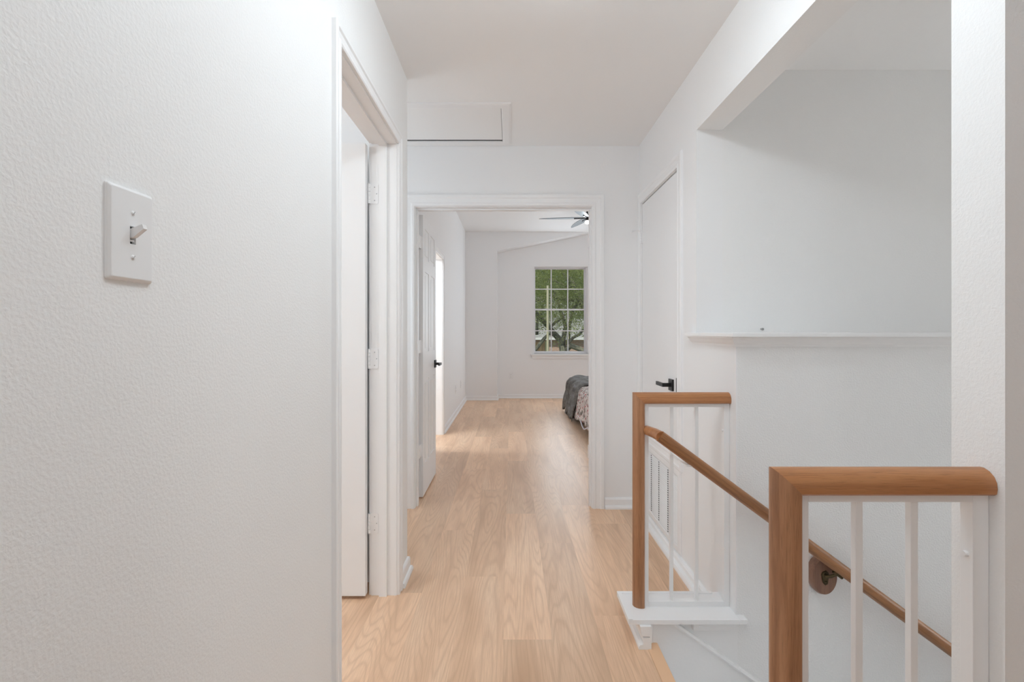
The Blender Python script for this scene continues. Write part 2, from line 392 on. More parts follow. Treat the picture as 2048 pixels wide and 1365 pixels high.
# doorway 1 (left room)
struct('trim_2', casing(1.472, 2.233, 0, 2.06, .052, YZ(LWX), .017), 'trim_white')
struct('trim_3', casing(1.472, 2.233, 0, 2.06, .052, YZ(LWX-T, -1), .017), 'trim_white')
bm = bmesh.new()
for a, c in ((1.467, 1.477), (2.228, 2.238)): bx(bm, LWX-T, LWX, a, c, 0, 2.065)
bx(bm, LWX-T, LWX, 1.477, 2.228, 2.055, 2.065)
bx(bm, -.598, -.563, 2.217, 2.2285, 0, 2.055); bx(bm, -.598, -.563, 1.4765, 1.488, 0, 2.055); bx(bm, -.598, -.563, 1.488, 2.217, 2.044, 2.0555)
struct('trim_4', bm, 'trim_white')
# doorway 2 (bedroom)
struct('trim_5', casing(-.655, .553, 0, 2.052, .080, XZ(BACK), .018), 'trim_white')
struct('trim_6', casing(-.655, .553, 0, 2.052, .080, XZ(BACK+T, 1), .018), 'trim_white')
bm = bmesh.new()
bx(bm, -.660, -.650, BACK, BACK+T, 0, 2.057); bx(bm, .548, .558, BACK, BACK+T, 0, 2.057); bx(bm, -.650, .548, BACK, BACK+T, 2.047, 2.057)
bx(bm, -.6505, -.640, BACK+.035, BACK+.07, 0, 2.047); bx(bm, .538, .5485, BACK+.035, BACK+.07, 0, 2.047); bx(bm, -.640, .538, BACK+.035, BACK+.07, 2.036, 2.0475)
struct('trim_7', bm, 'trim_white')
# bathroom doorway
struct('trim_8', casing(4.925, 5.705, 0, 2.045, .06, YZ(BL), .017), 'trim_white')
bm = bmesh.new(); bx(bm, BL-T, BL, 4.92, 4.93, 0, 2.05); bx(bm, BL-T, BL, 5.70, 5.71, 0, 2.05); bx(bm, BL-T, BL, 4.93, 5.70, 2.04, 2.05); struct('trim_9', bm, 'trim_white')
# closet on the right: casing on four sides
bm = bmesh.new(); sweep(bm, [(3.262, .553), (3.262, 2.056), (2.552, 2.056), (2.552, .553)], [(-o, t) for o, t in CAS(.068, .013)], YZ(RWX, -1), closed=True)
struct('trim_10', bm, 'trim_white')
bm = bmesh.new(); bx(bm, RWX, RWX+.12, 2.546, 2.556, .555, 2.062); bx(bm, RWX, RWX+.12, 3.258, 3.268, .555, 2.062); bx(bm, RWX, RWX+.12, 2.556, 3.258, 2.052, 2.062)
struct('trim_11', bm, 'trim_white')
# ledge over the stair
bm = bmesh.new()
bx(bm, .838, 4.2, 1.850, 2.30, 1.180, 1.196, .002); bx(bm, .838, RWX, 2.30, 2.372, 1.180, 1.196, .002)
cr = [(0, 1.142), (.004, 1.142), (.006, 1.150), (.013, 1.156), (.020, 1.168), (.028, 1.176), (.028, 1.1805), (0, 1.1805)]
# crown moulding path in plan: along hall face then along stair face
path = [(RWX, 2.345), (RWX, 1.897), (4.2, 1.897)]
sweep(bm, path, [(-o, z) for o, z in cr], lambda u, v, t: (u, v, t))
struct('trim_12', bm, 'trim_white')
# baseboards
BB = [(0, 0), (.026, 0), (.026, .010), (.021, .020), (.013, .024), (.013, .062), (.009, .070), (.0, .074)]
def base(name, path, prof=BB):
    bm = bmesh.new(); sweep(bm, path, [(-o, z) for o, z in prof], lambda u, v, t: (u, v, t)); return struct(name, bm, 'trim_white')
base('baseboard_left', [(LWX, -2.99), (LWX, 1.418)])
base('baseboard_left_corner', [(LWX, 2.288), (LWX, 2.456), (-1.69, 2.456)])
base('baseboard_back', [(.635, BACK), (RWX, BACK)])
BB2 = [(0, 0), (.045, 0), (.045, .010), (.040, .020), (.022, .024), (.020, .042), (.014, .048), (0, .048)]
base('baseboard_right', [(RWX, BACK-.028), (RWX, 2.035)], BB2)
base('baseboard_bedroom_left', [(BL, 5.768), (BL, BF-.26), (-.245, BF-.26), (-.245, BF), (4.19, BF)])
base('baseboard_bedroom_near', [(BL, 3.45), (BL, 4.862)])
# mirrored sides come out on the correct face because each path is walked with the room on its right

# curbs with the board the railings stand on
def curb(n1, n2, y0, y1, yb0, yb1, xr, xwall):
    bm = bmesh.new(); bx(bm, .530, xwall, y0, y1, -2.8 if y0 > 1 else -.30, .087); struct(n1, bm, 'paint_smooth')
    bm = bmesh.new()
    bx(bm, .4455, xr, yb0, yb1, .087, .105, .0015)
    # raised border strip on the board
    for a in ((.4455, .462, yb0, yb1), (.462, xwall-.03, yb1-.016, yb1)): bx(bm, *a, .105, .108)
    struct(n2, bm, 'trim_white')
curb('wall_curb_far', 'trim_13', 1.897, 2.030, 1.860, 2.062, .871, .871)
bm = bmesh.new(); bx(bm, .871, .8995, 1.860, 1.8968, .087, .105, .0015); struct('trim_14', bm, 'trim_white')
curb('wall_curb_near', 'trim_15', .829, .928, .79, .965, .834, .834)
# baseboard round the end of the far curb
bm = bmesh.new()
pr = [(0, 0), (.048, 0), (.048, .010), (.042, .017), (.030, .019), (.034, .036), (.031, .044), (.006, .045), (.006, .0485), (.034, .050), (.040, .064), (.042, .0865), (0, .0865)]
sweep(bm, [(.530, 2.030), (.530, 1.848)], [(-o, z) for o, z in pr], lambda u, v, t: (u, v, t)); struct('baseboard_curb', bm, 'trim_white')
bm = bmesh.new(); bx(bm, .530, .545, 1.885, 1.897, .0016, .087); struct('trim_16', bm, 'trim_white')
# stair skirt with diagonal cap
bm = bmesh.new()
sk = lambda x: .062-(x-.635)*.7065
prism(bm, [(.546, .0865), (.600, .0865), (3.9, sk(3.9)), (3.9, sk(3.9)-.45), (.546, -.30)], XZ(1.8969), 0, .010)
struct('trim_17', bm, 'paint_smooth')
bm = bmesh.new(); sweep(bm, [(3.9, sk(3.9)), (.600, .0865)], [(-.000, 0), (-.000, .014), (-.006, .017), (-.014, .014), (-.014, 0)], XZ(1.8969)); struct('trim_18', bm, 'trim_white')
bm = bmesh.new(); bx(bm, .70, .862, 1.882, 1.8969, .050, .0865, .003); struct('trim_19', bm, 'trim_white')

# ------------------------------------------------------------------ doors
def hinge(parent, x0, x1, xk, y, zc, mp=None, facing=-1, h=.09):
    """plate on a face that looks at the camera at Y=y, from x0 to x1, knuckle at xk"""
    bm = bmesh.new(); z0, z1 = zc-h/2, zc+h/2
    prism(bm, [(x0, z0), (x1-.004, z0), (x1, z0+.004), (x1, z1-.004), (x1-.004, z1), (x0, z1)], XZ(y), 0, .002)
    for k in range(5):
        a = z0+k*h/5; tube(bm, [(xk, y-.004, a+.0008), (xk, y-.004, a+h/5-.0008)], .0055, 10)
    o = obj('hinge', bm, 'trim_white', parent)
    for dz in (-.03, 0, .03):
        bm = bmesh.new(); xs = x0+(x1-x0)*(.80 if dz == 0 else .55)
        lathe(bm, xs, zc+dz, [(0, .0026), (.0025, .0026), (.003, .0015)], 8, lambda u, v, t: (u, y-t, v)); obj('screw', bm, 'screw_grey', o)
def lever(parent, axis, pos, dirl):
    """square rose and flat lever; axis (unit out of the door face), dirl direction of the lever"""
    a = Vector(axis); d = Vector(dirl); z = Vector((0, 0, 1)); p = Vector(pos)
    def cube(bm, c, ea, ed, ez):
        vs = []
        for i in (-1, 1):
            for j in (-1, 1):
                for k in (-1, 1): vs.append(bm.verts.new(c+a*ea*i+d*ed*j+z*ez*k))
        for q in ((0, 1, 3, 2), (4, 6, 7, 5), (0, 4, 5, 1), (2, 3, 7, 6), (0, 2, 6, 4), (1, 5, 7, 3)): bm.faces.new([vs[i] for i in q])
    bm = bmesh.new(); cube(bm, p+a*.005, .005, .031, .031)
    cube(bm, p+a*.030, .022, .009, .010)
    cube(bm, p+a*.050+d*.050, .0055, .060, .010)
    return obj('lever_handle', bm, 'black_metal', parent)
# door 1: leaf swung 90 degrees into the left room
d1 = thing('door_1', (-.645, 2.21, 0), kind='structure')
bm = box(-1.400, -.651, 2.190, 2.2225, .017, 2.045, .0015); obj('leaf', bm, 'door_white', d1)
for zc in (1.827, 1.077, .329): hinge(d1, -.640, -.603, -.644, 2.2275, zc)
lever(d1, (0, -1, 0), (-1.33, 2.19, .92), (1, 0, 0))
# bedroom double door leaves (six panel)
def leaf6(name, hx, hy, ang, sgn, handle=True):
    """leaf hinged at (hx,hy); local u from hinge edge, t through thickness"""
    root = thing(name, (hx, hy, 0), kind='structure')
    ca, sa = math.cos(ang), math.sin(ang); wd = .600; th = .035
    def mp(u, v, t): return (hx+ca*u-sgn*sa*t*1.0, hy+sa*u+sgn*ca*t*1.0, v)
    bm = bmesh.new(); prism(bm, [(0, .012), (wd, .012), (wd, 2.040), (0, 2.040)], mp, .006, th-.006)
    us = [(0, .075), (.255, .335), (.525, wd)]
    pans = [(.235, .85), (1.05, 1.64), (1.735, 1.955)]
    for t0, t1 in ((0, .0061), (th-.0061, th)):
        for a, c in us: prism(bm, [(a, .012), (c, .012), (c, 2.04), (a, 2.04)], mp, t0, t1)
        for a, c in ((.012, .235), (.85, 1.05), (1.64, 1.735), (1.955, 2.04)):
            for u0, u1 in ((.075, .255), (.335, .525)): prism(bm, [(u0, a), (u1, a), (u1, c), (u0, c)], mp, t0, t1)
        for a, c in pans:
            for u0, u1 in ((.075, .255), (.335, .525)):
                s = .028; e0 = .0015
                tt0, tt1 = (t0+e0, t1) if t0 == 0 else (t0, t1-e0)
                prism(bm, [(u0+s, a+s), (u1-s, a+s), (u1-s, c-s), (u0+s, c-s)], mp, tt0, tt1)
    obj('leaf', bm, 'door_white', root)
    return root, mp
d2, mp2 = leaf6('door_2', -.632, 3.520, PI/2, 1)
for zc in (1.84, 1.094, .35):
    bm = bmesh.new(); bx(bm, -.650, -.634, 3.518, 3.5205, zc-.045, zc+.045)
    bx(bm, -.6525, -.6495, BACK+.075, BACK+T+.003, zc-.045, zc+.045)
    bx(bm, -.655, -.645, BACK+T+.0, 3.520, zc-.045, zc+.045)
    for k in range(5): tube(bm, [(-.648, 3.512, zc-.045+k*.018+.001), (-.648, 3.512, zc-.045+k*.018+.017)], .006, 8)
    obj('hinge', bm, 'trim_white', d2)
lever(d2, (1, 0, 0), (-.632, 4.065, .935), (0, -1, 0))
ang3 = math.radians(76)
d3, mp3 = leaf6('door_3', .560, 3.500, ang3, -1)
for zc in (1.84, 1.094, .35):
    bm = bmesh.new(); tube(bm, [(.553, 3.485, zc-.045), (.553, 3.485, zc+.045)], .006, 8); bx(bm, .547, .5495, 3.41, 3.487, zc-.045, zc+.045); obj('hinge', bm, 'trim_white', d3)
# closet door on the right wall, closed
d4 = thing('door_4', (.89, 2.9, .56), kind='structure')
bm = box(.873, .908, 2.559, 3.254, .562, 2.044, .0015); obj('leaf', bm, 'door_white', d4)
lever(d4, (-1, 0, 0), (.873, 2.657, .912), (0, 1, 0))
bm = bmesh.new(); prism(bm, [(2.568, .878), (2.572, .868), (2.583, .868), (2.583, .956), (2.572, .956), (2.568, .946)], YZ(.8735, -1), 0, .004); obj('latch_plate', bm, 'black_metal', d4)
for zc in (1.827, .75):
    bm = bmesh.new()
    for k in range(5): tube(bm, [(.866, 3.256, zc-.04+k*.016+.0008), (.866, 3.256, zc-.04+k*.016+.0152)], .0055, 10)
    bx(bm, .8695, .876, 3.238, 3.27, zc-.04, zc+.04)
    hg = obj('hinge', bm, 'trim_white', d4)
    if zc > 1:
        bm = bmesh.new(); tube(bm, [(.868, 3.256, zc+.044), (.835, 3.262, zc+.046), (.812, 3.268, zc+.044)], .0035, 8)
        tube(bm, [(.812, 3.262, zc+.044), (.806, 3.275, zc+.044)], .007, 10); obj('pin_stop', bm, 'trim_white', d4)

# ------------------------------------------------------------------ window
wn = thing('window_1', (.9, 8.96, WZ0), kind='structure')
gy = 8.955
bm = bmesh.new()
bx(bm, W0, W0+.012, BF+.03, BF+.16, WZ0+.001, WZ1-.001); bx(bm, W1-.030, W1, BF+.05, BF+.16, WZ0+.02, WZ1-.018); bx(bm, W0, W1, BF+.05, BF+.16, WZ1-.018, WZ1); bx(bm, W0, W1, BF+.05, BF+.16, WZ0, WZ0+.02)
obj('window_frame', bm, 'window_frame', wn)
bm = bmesh.new(); sx0, sx1 = .432, 1.343; rail = 1.59
for (z0, z1, yy) in ((rail, WZ1-.015, gy+.02), (WZ0+.015, rail+.02, gy)):
    bx(bm, sx0-.015, sx0+.012, yy-.012, yy+.012, z0, z1); bx(bm, sx1-.012, sx1+.012, yy-.012, yy+.012, z0, z1)
    bx(bm, sx0+.012, sx1-.012, yy-.012, yy+.012, z0, z0+.03); bx(bm, sx0+.012, sx1-.012, yy-.012, yy+.012, z1-.02, z1)
    mu = (z0+z1)/2+.005
    bx(bm, sx0+.012, sx1-.012, yy-.008, yy+.008, mu-.009, mu+.009)
    for k in (1, 2):
        xx = sx0+(sx1-sx0)*k/3
        bx(bm, xx-.009, xx+.009, yy-.0085, yy+.0085, z0+.03, z1-.02)
obj('sash', bm, 'window_frame', wn)
bm = bmesh.new(); bx(bm, sx0, sx1, gy+.018, gy+.021, rail, WZ1-.02); obj('upper_pane', bm, 'glass', wn)
bm = bmesh.new(); bx(bm, sx0, sx1, gy-.002, gy+.001, WZ0+.03, rail+.01); obj('lower_pane', bm, 'glass', wn)
bm = bmesh.new(); bx(bm, W0-.05, W1+.05, BF-.045, BF+.05, WZ0-.045+.015, WZ0, .003); bx(bm, W0-.03, W1+.03, BF-.018, BF, WZ0-.085, WZ0-.03, .003); obj('window_sill', bm, 'trim_white', wn)
# made-up frame on the solid landing wall, around the added fill light
fill_frame = thing('landing_fill_frame', (.9, -2.99, .7), kind='structure')
bm = bmesh.new()
for a in ((-.35, -.29, .66, 2.34), (2.09, 2.15, .66, 2.34), (-.29, 2.09, .66, .72), (-.29, 2.09, 2.28, 2.34)): bx(bm, a[0], a[1], -3.0, -2.96, a[2], a[3])
obj('window_frame', bm, 'trim_white', fill_frame)

# ------------------------------------------------------------------ railings
def D_prof(wd=.043, dep=.056):
    """rounded handrail section: o across, t towards the camera"""
    pts = []
    hd = dep/2
    # flat inner side at o=0, domed outer side
    pts += [(0, -hd*.80), (0, hd*.80), (wd*.08, hd*.95), (wd*.28, hd), (wd*.52, hd*.96), (wd*.74, hd*.80), (wd*.91, hd*.50), (wd, hd*.14),
            (wd, -hd*.14), (wd*.91, -hd*.50), (wd*.74, -hd*.80), (wd*.52, -hd*.96), (wd*.28, -hd), (wd*.08, -hd*.95)]
    return pts
def railing(label, x0, x1, yc, zb, zt, bal, pw, rpw, group=None):
    root = thing('guard_railing', ((x0+x1)/2, yc, zb), label, 'railing')
    wd = .043; xi = x0+wd; zi = zt-wd
    # wooden cap in two mitred pieces
    P = D_prof(wd)
    bm = bmesh.new(); mp = XZ(yc)
    def piece(a, b, mitre_at):
        rows = []
        for end, Q in ((0, a), (1, b)):
            r = []
            for o, t in P:
                if mitre_at == end: r.append(bm.verts.new(mp(xi-o, zi+o, t)))
                elif a[0] == b[0]: r.append(bm.verts.new(mp(xi-o, Q[1], t)))
                else: r.append(bm.verts.new(mp(Q[0], zi+o, t)))
            rows.append(r)
        q = len(P)
        for j in range(q): bm.faces.new((rows[0][j], rows[1][j], rows[1][(j+1) % q], rows[0][(j+1) % q]))
        bm.faces.new(rows[0]); bm.faces.new(rows[1][::-1])
    piece((xi, zb), (xi, zi), 1); sharpen(obj('cap_post', bm, 'oak_rail_z', root, smooth=True))
    bm = bmesh.new(); piece((xi, zi), (x1, zi), 0); sharpen(obj('cap_rail', bm, 'oak_rail_x', root, smooth=True))
    h = .0125
    bm = bmesh.new()
    bx(bm, xi, xi+pw, yc-h, yc+h, zb, zi, .001); bx(bm, xi+pw, x1-rpw, yc-h, yc+h, zi-.015, zi, .001)
    bx(bm, x1-rpw, x1, yc-h, yc+h, zb, zi, .001); bx(bm, xi+pw, x1-rpw, yc-h, yc+h, zb, zb+.020, .001)
    obj('frame', bm, 'steel_white', root)
    for b_ in bal:
        bm = bmesh.new(); bx(bm, b_-.0065, b_+.0065, yc-.0065, yc+.0065, zb+.020, zi-.015, .0008); obj('baluster', bm, 'steel_white', root)
    bm = bmesh.new(); zz = zi-.11; lathe(bm, yc, zz, [(0, .005), (.004, .005), (.0055, .002), (.0055, 0)], 10, lambda u, v, t: (x1-rpw-t, u, v)); obj('bolt', bm, 'steel_white', root)
    return root
railing('white steel guard railing with oak cap in the right foreground against the near wall', .4600, .8345, .868, .108, .960, [.6125, .7095], .017, .028)
rail_far = railing('smaller white steel guard railing with oak cap across the stairs, next to the closet door', .4870, .8705, 1.963, .105, .9576, [.642, .742], .018, .022)

# handrail down the far wall
RY = 1.83
hr = thing('stair_handrail', (.576, RY, .7955), 'round oak handrail sloping down the textured stair wall behind both railings', 'handrail')
line = lambda x: .7955-(x-.576)*.7355
bm = bmesh.new()
def rail_sec(pts, r):
    tube(bm, pts, r, 20)
tube(bm, [(.556, RY, line(.556)), (2.9, RY, line(2.9))], .0215, 22)
sharpen(obj('rail', bm, 'oak_rail_slope', hr, smooth=True), 50)
bm = bmesh.new(); tube(bm, [(.5405, 1.951, .808), (.550, 1.87, .8115), (.560, RY-.004, line(.560)+.0008)], [.0185, .0195, .0205], 20); sharpen(obj('rail_end', bm, 'oak_rail_x', hr, smooth=True), 50)
def rosette(xc, zc):
    bm = bmesh.new()
    lathe(bm, xc, zc, [(1.0, 0), (1.06, .006), (1.06, .026), (1.0, .034), (.97, .039), (0, .040)], 40, lambda u, v, t: (u, 1.8968-t, v), .047, .068)
    r = sharpen(obj('rosette', bm, 'rosette_wood', hr, smooth=True), 40)
    bm = bmesh.new()
    prism(bm, [(xc-.010, zc-.020), (xc-.003, zc-.028), (xc+.006, zc-.024), (xc+.010, zc), (xc+.010, zc+.018), (xc+.002, zc+.026), (xc-.012, zc+.020), (xc-.016, zc+.010)], XZ(1.8568), 0, .005)
    zr = line(xc+.028)-.026
    tube(bm, [(xc, 1.852, zc+.006), (xc+.008, 1.838, zc+.012), (xc+.022, 1.829, zr-.004), (xc+.028, 1.829, zr)], [.007, .006, .005, .006], 10)
    tube(bm, [(xc+.012, 1.829, line(xc+.012)-.030), (xc+.045, 1.829, line(xc+.045)-.030)], .0055, 8)
    lathe(bm, xc-.002, zc+.012, [(0, .009), (.004, .008), (.005, .004)], 10, lambda u, v, t: (u, 1.8568-t, v))
    lathe(bm, xc, zc-.016, [(0, .009), (.004, .008), (.005, .004)], 10, lambda u, v, t: (u, 1.8568-t, v))
    obj('bracket', bm, 'bronze', hr)
rosette(1.191, .269); rosette(2.3, .269-(2.3-1.191)*.7355)
bm = bmesh.new()   # painted bracket that clasps the first baluster
zb_ = line(.66)-.028
tube(bm, [(.665, 1.83, zb_-.004), (.655, 1.87, zb_-.002), (.645, 1.95, zb_+.010), (.643, 1.957, zb_+.012)], .0045, 10)
bx(bm, .634, .652, 1.9500, 1.9563, zb_+.002, zb_+.022, .001); bx(bm, .652, .684, 1.823, 1.838, zb_-.010, zb_-.001, .002)
obj('painted_bracket', bm, 'steel_white', hr)

# ------------------------------------------------------------------ return air grille
gr = thing('air_grille', (RWX, 2.88, .05), 'white louvered return air grille low on the wall under the closet door', 'vent')
GY0, GY1, GZ0, GZ1 = 2.500, 3.26, .050, .490
bm = bmesh.new(); sweep(bm, [(GY0, GZ0), (GY1, GZ0), (GY1, GZ1), (GY0, GZ1)], [(0, 0), (0, .004), (.010, .009), (.035, .010), (.040, .006), (.040, 0)], YZ(RWX-.0002, -1), closed=True); obj('frame', bm, 'trim_white', gr)
ly0, ly1, lz0, lz1 = GY0+.04, GY1-.04, GZ0+.04, GZ1-.04
bm = bmesh.new(); bx(bm, RWX+.002, RWX+.004, ly0, ly1, lz0, lz1); obj('backing', bm, 'trim_white', gr)
bm = bmesh.new(); pitch = .0125; k = 0; z = lz0+.004
while z < lz1-.006:
    prism(bm, [(RWX+.001, z+.0105), (RWX-.0065, z+.0015), (RWX-.0065, z-.0005), (RWX+.001, z+.0085)], lambda u, v, t: (u, t, v), ly0, ly1); z += pitch
obj('louvers', bm, 'trim_white', gr)
for yy in (2.70, 2.865, 3.02, 3.17):
    bm = bmesh.new(); z = lz0+.004
    while z < lz1-.006:
        bx(bm, RWX-.0072, RWX-.0060, yy-.005, yy+.005, z+.003, z+.0085); z += pitch
    obj('slot_shade_column', bm, 'gap_shade', gr)  # dark pieces on the louvers, painted as the shade between slats

# ------------------------------------------------------------------ attic hatch
ah = thing('attic_hatch', (-.6, 3.0, CEIL), 'white framed attic hatch in the ceiling with a dark gap along its far edge', 'hatch')
bm = bmesh.new(); sweep(bm, [(0.0, 2.70), (0.0, 3.292), (-1.42, 3.292), (-1.42, 2.70)], [(0, 0), (0, .004), (.012, .008), (.040, .010), (.050, .010), (.055, .008), (.055, 0)], lambda u, v, t: (u, v, CEIL-t), closed=True)
obj('frame', bm, 'trim_white', ah)
bm = bmesh.new(); bx(bm, -1.360, -.0575, 2.760, 3.222, CEIL-.0012, CEIL-.0003); obj('panel', bm, 'paint_ceiling', ah)
bm = bmesh.new(); bx(bm, -1.360, -.0560, 3.2222, 3.2365, CEIL-.0016, CEIL-.0003); bx(bm, -.0573, -.0555, 2.76, 3.2222, CEIL-.0015, CEIL-.0003); obj('gap', bm, 'gap_shade', ah)  # dark strips standing in for shade around the panel

# ------------------------------------------------------------------ light switch
sw = thing('light_switch', (LWX, .665, 1.331), 'white toggle light switch plate on the textured left wall', 'switch')
yc, zc = .6655, 1.331
bm = bmesh.new(); rows = []
def rr(a, h_, t, r=.003):
    pts = []
    for sx_, sy_, a0 in ((1, 1, 0), (-1, 1, 90), (-1, -1, 180), (1, -1, 270)):
        for k in range(4):
            an = math.radians(a0+30*k); pts.append((yc+sx_*(a-r)+r*math.cos(an), zc+sy_*(h_-r)+r*math.sin(an), t))
    return pts
for a, h_, t in ((.0400, .0630, 0), (.0400, .0630, .0015), (.0390, .0620, .0040), (.0362, .0592, .0062), (.0350, .0582, .0066)):
    rows.append([bm.verts.new((LWX+t_, u, v)) for u, v, t_ in rr(a, h_, t)])
for r0, r1 in zip(rows, rows[1:]):
    for j in range(16): bm.faces.new((r0[j], r0[(j+1) % 16], r1[(j+1) % 16], r1[j]))
# face with toggle slot: outer ring to slot ring
slot = [(.0052, .0120), (-.0052, .0120), (-.0052, -.0120), (.0052, -.0120)]
sv = [bm.verts.new((LWX+.0066, yc+u, zc+v)) for u, v in slot]; sd = [bm.verts.new((LWX+.0010, yc+u, zc+v)) for u, v in slot]
for q in range(4):
    bm.faces.new([rows[-1][q*4+k] for k in range(4)]+[sv[q]])
    bm.faces.new([rows[-1][q*4+3], rows[-1][(q*4+4) % 16], sv[(q+1) % 4], sv[q]])
    bm.faces.new([sv[q], sv[(q+1) % 4], sd[(q+1) % 4], sd[q]])
obj('plate', bm, 'plastic_white', sw)
bm = bmesh.new(); bx(bm, LWX+.0008, LWX+.0012, yc-.005, yc+.005, zc-.0118, zc+.0118); obj('slot', bm, 'gap_shade', sw)
bm = bmesh.new()
prism(bm, [(0, -.0045), (.0085, -.0030), (.0225, .0085), (.0205, .0145), (.0055, .0088), (0, .0075)], lambda u, v, t: (LWX+.0012+u, yc+t, zc+v), -.0036, .0036)
bx(bm, LWX+.0012, LWX+.005, yc-.004, yc+.004, zc-.0085, zc-.0060)
obj('toggle', bm, 'plastic_white', sw)
for dz in (.030, -.030):
    bm = bmesh.new(); lathe(bm, yc, zc+dz, [(0, .0082), (.0024, .0080), (.0034, .0066)], 12, lambda u, v, t: (LWX+t, u, v)); s_ = obj('screw', bm, 'plastic_white', sw, smooth=True)
    bm = bmesh.new(); ca, sa = math.cos(.9), math.sin(.9)
    prism(bm, [(-.0028, -.0004), (.0028, -.0004), (.0028, .0004), (-.0028, .0004)], lambda u, v, t: (LWX+t, yc+u*ca-v*sa, zc+dz+u*sa+v*ca), .0079, .0084); obj('screw_slot', bm, 'screw_grey', s_)

# outlets in the bedroom
def outlet(mp, u, v, label):
    x, y, z = mp(u, v, 0)
    o = thing('wall_outlet', (x, y, z), label, 'outlet')
    bm = bmesh.new(); prism(bm, [(u-.035, v-.057), (u+.035, v-.057), (u+.035, v+.057), (u-.035, v+.057)], mp, 0, .005); obj('plate', bm, 'plastic_white', o)
    for dv in (-.02, .02):
        bm = bmesh.new(); lathe(bm, u, v+dv, [(0, .0075), (.014, .0075), (.016, .005)], 16, mp); s_ = obj('socket', bm, 'trim_white', o)
        bm = bmesh.new()
        for du in (-.006, .006): prism(bm, [(u+du-.0015, v+dv-.004), (u+du+.0015, v+dv-.004), (u+du+.0015, v+dv+.005), (u+du-.0015, v+dv+.005)], mp, .0074, .0078)
        prism(bm, [(u-.002, v+dv-.010), (u+.002, v+dv-.010), (u+.002, v+dv-.007), (u-.002, v+dv-.007)], mp, .0074, .0078)
        obj('slots', bm, 'gap_shade', s_)
outlet(XZ(BF), .0, .405, 'white outlet on the far bedroom wall left of the window')
outlet(YZ(BL), 7.75, .37, 'white outlet on the left bedroom wall near the far corner')
outlet(YZ(BL), 7.05, .37, 'white outlet on the left bedroom wall, the one nearer the bathroom doorway')

# nail above the ledge
bm = bmesh.new(); tube(bm, [(1.173, 2.300, 1.213), (1.173, 2.285, 1.212)], .0035, 8); tube(bm, [(1.173, 2.286, 1.212), (1.173, 2.283, 1.212)], .006, 10)
tag(obj('wall_nail', bm, 'screw_grey'), 'small grey nail in the stair wall just above the white ledge', 'nail')

# hall ceiling lamp (above the frame)
hl = thing('ceiling_light', (.18, 1.38, CEIL), 'small flush ceiling lamp of the hall, above the view', 'lamp')
bm = bmesh.new(); lathe(bm, .18, 1.38, [(0, CEIL), (.10, CEIL), (.10, CEIL-.02), (.03, CEIL-.035), (.0, CEIL-.035)], 32); obj('canopy', bm, 'trim_white', hl)

# ------------------------------------------------------------------ ceiling fan
FX, FY = 1.045, 6.72
fan = thing('ceiling_fan', (FX, FY, 2.95), 'dark grey five blade ceiling fan with glowing lamp in the bedroom', 'ceiling fan')
bm = bmesh.new(); lathe(bm, FX, FY, [(0, 2.95), (.065, 2.95), (.06, 2.90), (.03, 2.865), (0, 2.865)], 24); obj('canopy', bm, 'trim_white', fan, smooth=True)
bm = bmesh.new(); tube(bm, [(FX, FY, 2.866), (FX, FY, 2.80)], .013, 12); obj('downrod', bm, 'black_metal', fan)
bm = bmesh.new(); lathe(bm, FX, FY, [(0, 2.815), (.022, 2.815), (.026, 2.80), (.026, 2.735), (.022, 2.725), (0, 2.725)], 24); sharpen(obj('motor_hub', bm, 'black_metal', fan, smooth=True))
bm = bmesh.new(); lathe(bm, FX, FY, [(0, 2.7245), (.022, 2.7245), (.032, 2.708), (.030, 2.692), (.016, 2.682), (0, 2.682)], 24); obj('lamp_globe', bm, 'lamp_glow', fan, smooth=True)
for a in (30, 102, 174, 246, 318):
    an = math.radians(a); ca, sa = math.cos(an), math.sin(an)
    bm = bmesh.new(); rows = []
    for k in range(13):
        s_ = k/12; r = .06+.60*s_; wd = .065*math.sin(PI*min(1, (s_*.82+.18)))**.7*(1-.15*s_)+.004
        zz = 2.762
        row = []
        for side in (-1, 1):
            for up in (0, .005):
                tw = -.07*side*wd
                row.append(bm.verts.new((FX+ca*r-sa*side*wd, FY+sa*r+ca*side*wd, zz+tw+up)))
        rows.append(row)
    for r0, r1 in zip(rows, rows[1:]):
        for j, k in ((0, 1), (1, 3), (3, 2), (2, 0)): bm.faces.new((r0[j], r1[j], r1[k], r0[k]))
    bm.faces.new([rows[0][i] for i in (0, 1, 3, 2)]); bm.faces.new([rows[-1][i] for i in (0, 2, 3, 1)])
    bl = obj('blade', bm, 'fan_grey', fan)
    bm = bmesh.new(); tube(bm, [(FX+ca*.03, FY+sa*.03, 2.76), (FX+ca*.18, FY+sa*.18, 2.758)], .010, 8); obj('blade_arm', bm, 'black_metal', bl)

